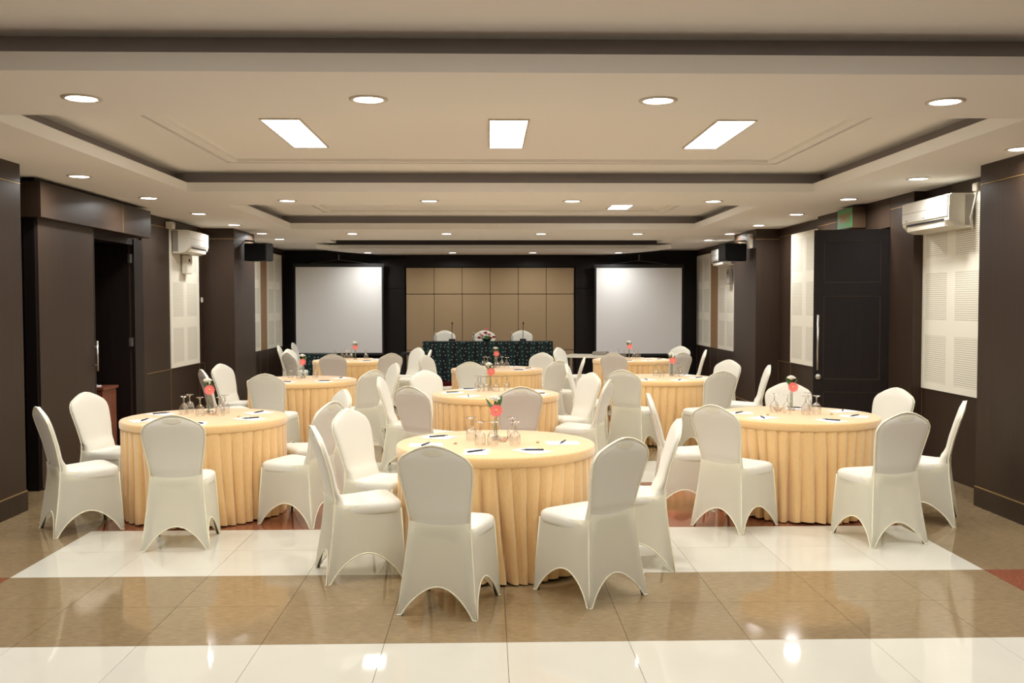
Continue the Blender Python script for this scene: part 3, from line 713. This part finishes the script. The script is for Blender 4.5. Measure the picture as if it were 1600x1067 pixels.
SET = {'A': [(0.0, .11), (-.16, .09), (-.1, -.14), (-.02, -.15), (.11, .08), (.12, -.15)], 'B': [(-.03, .21), (-.21, .13), (-.21, .28), (-.05, .03), (.11, .03), (.1, .21)],
       'C': [(.04, .28), (-.15, .13), (-.07, .04), (.05, -.06), (.16, .22), (.15, -.02)], 'D': [(-.05, .28), (-.18, .28), (-.15, .14), (-.09, .2), (.01, .13), (.12, .24)],
       'E': [(-.03, .22), (-.19, .25), (-.05, .06), (.11, .26)], 'F': [(.15, .2), (-.04, .25), (-.0, .05), (.2, .08), (.26, .22)], 'G': [(-.02, .2), (-.18, .24), (-.13, .12), (0, .05), (.07, .26), (.14, .1)],
       'H': [(.02, .16), (-.32, .22), (-.21, .28), (-.12, .15), (-.06, .25), (.19, .2)], 'I': [(-.01, .26), (-.18, .28), (-.1, .2), (.05, .1), (.14, .24)]}
ordl = ['leftmost', 'second', 'third', 'fourth', 'fifth']
ZT = .7635
LEAFSETS = {'A': [(2.6, .6, 1.2), (.8, .8, 1.25), (3.4, .5, .9), (5.6, .8, .8), (1.6, .9, .8)], 'B': [(2.9, .7, 1), (.3, .7, 1), (3.5, .8, .9), (5.7, .8, .9), (2.2, .95, .9), (1.0, .95, .9)]}
for n, (tb, (cx, cy, nm)) in enumerate(TABLES.items()):
    t = thing('round_table', 'round banquet table hidden under the cloth, the %s' % nm, 'table', (cx, cy, 0), 0, 'round banquet tables')
    obj('table_top', TTOP, t)
    for k in range(4): obj('leg', TLEG, t, None, PI/4+k*PI/2)
    c = thing('tablecloth', 'peach cloth with pleated skirt on the %s' % nm, 'tablecloth', (cx, cy, 0), n*1.3, 'peach tablecloths')
    obj('cloth_top', TOPC, c); obj('pleated_skirt', SK[n % 3], c)
    vx, vy = cx+SET[tb][0][0], cy+SET[tb][0][1]
    v = thing('bud_vase', 'slim clear glass bud vase on the %s' % nm, 'vase', (vx, vy, ZT), 0, 'bud vases')
    obj('tube', VAS, v); obj('foot', VBASE, v)
    rnd = random.Random(n+40)
    # white carnation with leaves
    ox = rnd.uniform(-.012, .012)
    cn = thing('carnation', 'white carnation in the vase on the %s' % nm, 'flower', (vx, vy, ZT+.012), 0, 'white carnations')
    obj('petals', CARN, cn, (ox-.006, 0, .255)); obj('stem', MB().tube([(-.004, 0, 0), (-.004, 0, .14), (ox-.006, 0, .262)], .0025, 6).mesh('stem', 'stem_green', True), cn)
    for a, e, sc in LEAFSETS.get(tb, [(2.7+rnd.uniform(-.4, .4), .7, 1), (.4+rnd.uniform(-.4, .4), .7, 1), (3.7, .8, .9), (5.6, .8, .9), (1.6, .9, .9)]):
        l = obj('leaf', LEAF, cn, (0, 0, .175)); l.rotation_euler = (e, 0, a-PI/2); l.scale = (sc, sc, sc)
    g = thing('gerbera', 'coral gerbera in the vase on the %s' % nm, 'flower', (vx, vy, ZT+.012), rnd.uniform(-.25, .25), 'coral gerberas')
    hd_ = obj('petals', GERB, g, (.008, -.034, .185)); hd_.rotation_euler = (math.radians(72), 0, 0); obj('flower_eye', GEYE, hd_)
    obj('stem', MB().tube([(.005, 0, 0), (.005, 0, .13), (.007, -.012, .175), (.008, -.031, .185)], .0025, 6).mesh('stem', 'stem_green', True), g)
    gl = sorted(SET[tb][1:])
    for k, (dx, dy) in enumerate(gl):
        o = thing('goblet', 'upside-down stemmed glass on the %s, %s from left' % (nm, ordl[k]) if k else 'upside-down stemmed glass on the %s, leftmost' % nm, 'glass', (cx+dx, cy+dy, ZT), rnd.uniform(0, 6), 'upturned water glasses')
        obj('bowl', GL, o); obj('stem', GLB, o)
    for i, (tb2, p, turn, place) in enumerate([q for q in CHAIRS if q[0] == tb]):
        a = math.atan2(p[1]-cy, p[0]-cx) + rnd.uniform(-.12, .12); rr = rnd.uniform(.43, .48)
        px, py = cx+rr*math.cos(a), cy+rr*math.sin(a); rz = a-PI/2+rnd.uniform(-.25, .25)+PI
        if any(math.hypot(px-cx-dx, py-cy-dy) < .14 for dx, dy in SET[tb]):
            rr = .5; px, py = cx+rr*math.cos(a), cy+rr*math.sin(a)
        o = thing('notepad', 'white notepad for the %s chair on the %s' % (place.split(',')[0], nm), 'notepad', (px, py, ZT), rz, 'notepads on the tables')
        obj('sheet', PAPER, o); obj('binding', PBIND, o)
        o = thing('pen', 'dark pen for the %s chair on the %s' % (place.split(',')[0], nm), 'pen', (px, py, ZT+.0045), rz+rnd.choice((.9, -.8, 1.2, .5)), 'pens on the notepads')
        obj('barrel', PENB, o); obj('tip', PENT, o)
    if tb in 'ABC':
        dx, dy = {'A': (.045, .03), 'B': (.02, .12), 'C': (-.09, .22)}[tb]
        tag(obj('candy_dish', DISH, None, (cx+dx, cy+dy, ZT)), 'tiny clear glass dish beside the vase on the %s' % nm, 'dish', 'candy dishes')
        for k, w in enumerate(('left', 'right')):
            tag(obj('candy', CANDP, None, (cx+dx+(-.011 if k == 0 else .013), cy+dy, ZT+.005)), 'pink candy in the dish on the %s, %s one' % (nm, w), 'candy', 'candies')
        for k, (ax, ay, w) in enumerate(((-.26, -.06, 'left'), (.27, -.03, 'right'))):
            tag(obj('candy', CAND, None, (cx+ax, cy+ay, ZT)), 'tan candy lying on the %s, %s of the glasses' % (nm, w), 'candy', 'candies')

# ------------------------------------------------------------------ stage table
def songket_table(x0, x1, y0, y1, z0, z1, name, label, label2, pleats):
    w, d = x1-x0, y1-y0
    t = thing('stage_table' if pleats > 20 else 'side_table', label2, 'table', ((x0+x1)/2, (y0+y1)/2, z0))
    boxes('table_top', 'table_wood', [((-w/2+.03, -d/2+.03, z1-z0-.03), (w/2-.03, d/2-.03, z1-z0-.008))], t)
    for sx in (-1, 1):
        for sy in (-1, 1): boxes('leg', 'leg_steel', [((sx*(w/2-.07)-.015, sy*(d/2-.08)-.015, 0), (sx*(w/2-.07)+.015, sy*(d/2-.08)+.015, z1-z0-.031))], t)
    c = thing(name, label, 'tablecloth', ((x0+x1)/2, (y0+y1)/2, z0))
    # perimeter with pleats
    per = []
    def seg(a, b, n):
        for i in range(n): per.append((a[0]+(b[0]-a[0])*i/n, a[1]+(b[1]-a[1])*i/n))
    nx, ny = max(40, int(w*80)), max(20, int(d*80))
    seg((-w/2, -d/2), (w/2, -d/2), nx); seg((w/2, -d/2), (w/2, d/2), ny); seg((w/2, d/2), (-w/2, d/2), nx); seg((-w/2, d/2), (-w/2, -d/2), ny)
    m = MB(); loops = []; uv = []; h = z1-z0
    for iz in range(6):
        f = iz/5; lp = []; run = 0; last = per[0]
        for (x, y) in per:
            run += math.hypot(x-last[0], y-last[1]); last = (x, y)
            amp = .004+.016*min(1, f*2); off = amp*math.sin(run*42+1.5*math.sin(run*7))
            L_ = math.hypot(x/(w/2), y/(d/2)); nx_, ny_ = (x/(w/2))**9, (y/(d/2))**9; q = math.hypot(nx_, ny_) or 1
            lp.append((x+nx_/q*(off+.01*f), y+ny_/q*(off+.01*f), h-.005-f*(h-.012))); uv.append((run, h-f*h))
        loops.append(lp)
    m.loft(loops, False, False); m.uv = uv
    obj('pleated_skirt', m.mesh('songket_skirt', 'green_songket', True), c)
    m = MB().box((-w/2-.004, -d/2-.004, h-.006), (w/2+.004, d/2+.004, h)); m.uv = [(v[0], v[1]) for v in m.v]
    obj('cloth_top', m.mesh('songket_top', 'green_songket'), c)
songket_table(-1.31, 1.125, 13.3, 13.68, .215, .96, 'songket_tablecloth', 'dark green patterned cloth with pleated skirt on the stage table', 'long table on the stage under the green cloth', 40)
songket_table(-3.45, -2.9, 13.0, 13.5, 0, .745, 'songket_tablecloth', 'dark green patterned cloth on the small table by the left screen', 'small side table under green cloth by the left screen', 10)
def mic(x, label):
    t = thing('gooseneck_microphone', label, 'microphone', (x, 13.5, .961), 0, 'stage table microphones')
    obj('base', bevelled('mic_base', 'black_plastic', (-.06, -.06, 0), (.06, .06, .045), .008), t)
    obj('neck', MB().tube([(0, .02, .04), (0, .02, .2), (.004, 0, .32)], .006, 8).mesh('neck', 'black_plastic', True), t)
    obj('head', MB().tube([(.004, .0, .318), (.005, -.008, .36)], .012, 8).mesh('head', 'black_plastic', True), t)
mic(-.77, 'black gooseneck microphone on the left of the stage table'); mic(.575, 'black gooseneck microphone on the right of the stage table')
t = thing('flower_bowl', 'dark low bowl of the flower arrangement on the stage table', 'bowl', (-.115, 13.5, .961))
obj('bowl', MB().lathe([(.05, 0), (.08, .02), (.09, .05), (.08, .05), (.06, .02)], 18, cap1=False).mesh('bowl', 'black_plastic', True), t)
obj('foam', MB().lathe([(.08, .03), (.1, .06), (.08, .09), (.02, .1)], 14).mesh('foam', 'leaf_green', True), t)
fm = {k: carnation_mesh('arr_'+k, k, .042) for k in ('flower_red', 'flower_pink', 'flower_white')}
rnd = random.Random(3)
for k, (dx, dz, c, w) in enumerate([(-.14, .06, 'flower_red', 'red flower at the left end'), (-.09, .1, 'flower_pink', 'pink flower on the left'), (-.02, .15, 'flower_red', 'red flower in the middle'), (-.045, .06, 'flower_white', 'white flower low in the middle'), (.05, .12, 'flower_pink', 'pink flower on the right'), (.07, .05, 'flower_red', 'red flower low on the right'), (.14, .07, 'flower_red', 'red flower at the right end'), (0, .215, 'flower_pink', 'pink flower at the top'), (.025, .05, 'flower_white', 'white flower low right of middle'), (-.12, .14, 'flower_white', 'white flower high on the left')]):
    o = thing('arrangement_flower', w + ' of the stage table arrangement', 'flower', (-.115+dx, 13.47-.02*(k % 2), .961+dz), 0, 'flowers in the stage arrangement')
    obj('petals', fm[c], o); obj('stem', MB().tube([(0, 0, .0), (-dx*.4, .03, -max(.0, dz-.05))], .003, 5).mesh('stem', 'stem_green'), o)
for k, (x, w) in enumerate(((-1.09, 'left'), (-.36, 'middle'), (.36, 'right'))):
    o = thing('water_bottle', 'small clear bottle on the stage table, %s of three' % w, 'bottle', (x, 13.55, .961), 0, 'bottles on the stage table')
    obj('bottle', MB().lathe([(.028, 0), (.03, .01), (.03, .1), (.012, .13), (.012, .15)], 14).mesh('bottle', 'glass_bottle', True), o); obj('cap', MB().lathe([(.014, .148), (.014, .165), (.01, .168)], 12).mesh('cap', 'white_plastic', True), o)
# black side table and white projector table
t = thing('black_side_table', 'low black side table at the left of the stage', 'table', (-1.5, 14.2, .215))
boxes('table_top', 'black_plastic', [((-.28, -.25, .46), (.28, .25, .5))], t)
for sx in (-1, 1):
    for sy in (-1, 1): boxes('leg', 'black_plastic', [((sx*.25-.025, sy*.22-.025, 0), (sx*.25+.025, sy*.22+.025, .46))], t)
tag(obj('cable_coil', MB().tube([(.09*math.cos(a*.5), .07*math.sin(a*.5), .006+.0012*a) for a in range(0, 26)], .006, 6).mesh('cable_coil', 'black_plastic', True), None, (-1.45, 14.15, .7155)), 'black cable coil on the low black side table', 'cable')
t = thing('white_table', 'narrow white-topped table right of the stage table', 'table', (1.72, 12.6, 0), -.35)
boxes('table_top', 'white_plastic', [((-.36, -.2, .70), (.36, .2, .75))], t)
for sx in (-1, 1):
    for sy in (-1, 1): boxes('leg', 'black_plastic', [((sx*.32-.015, sy*.16-.015, 0), (sx*.32+.015, sy*.16+.015, .70))], t)
t = thing('projector', 'flat grey projector on the white-topped table', 'projector', (1.93, 12.48, .7505), -.35)
obj('body', bevelled('projector_body', 'grey_plastic', (-.13, -.1, 0), (.13, .1, .06), .01), t); boxes('lens', 'black_slot', [((-.08, .1, .015), (-.03, .115, .05))], t)
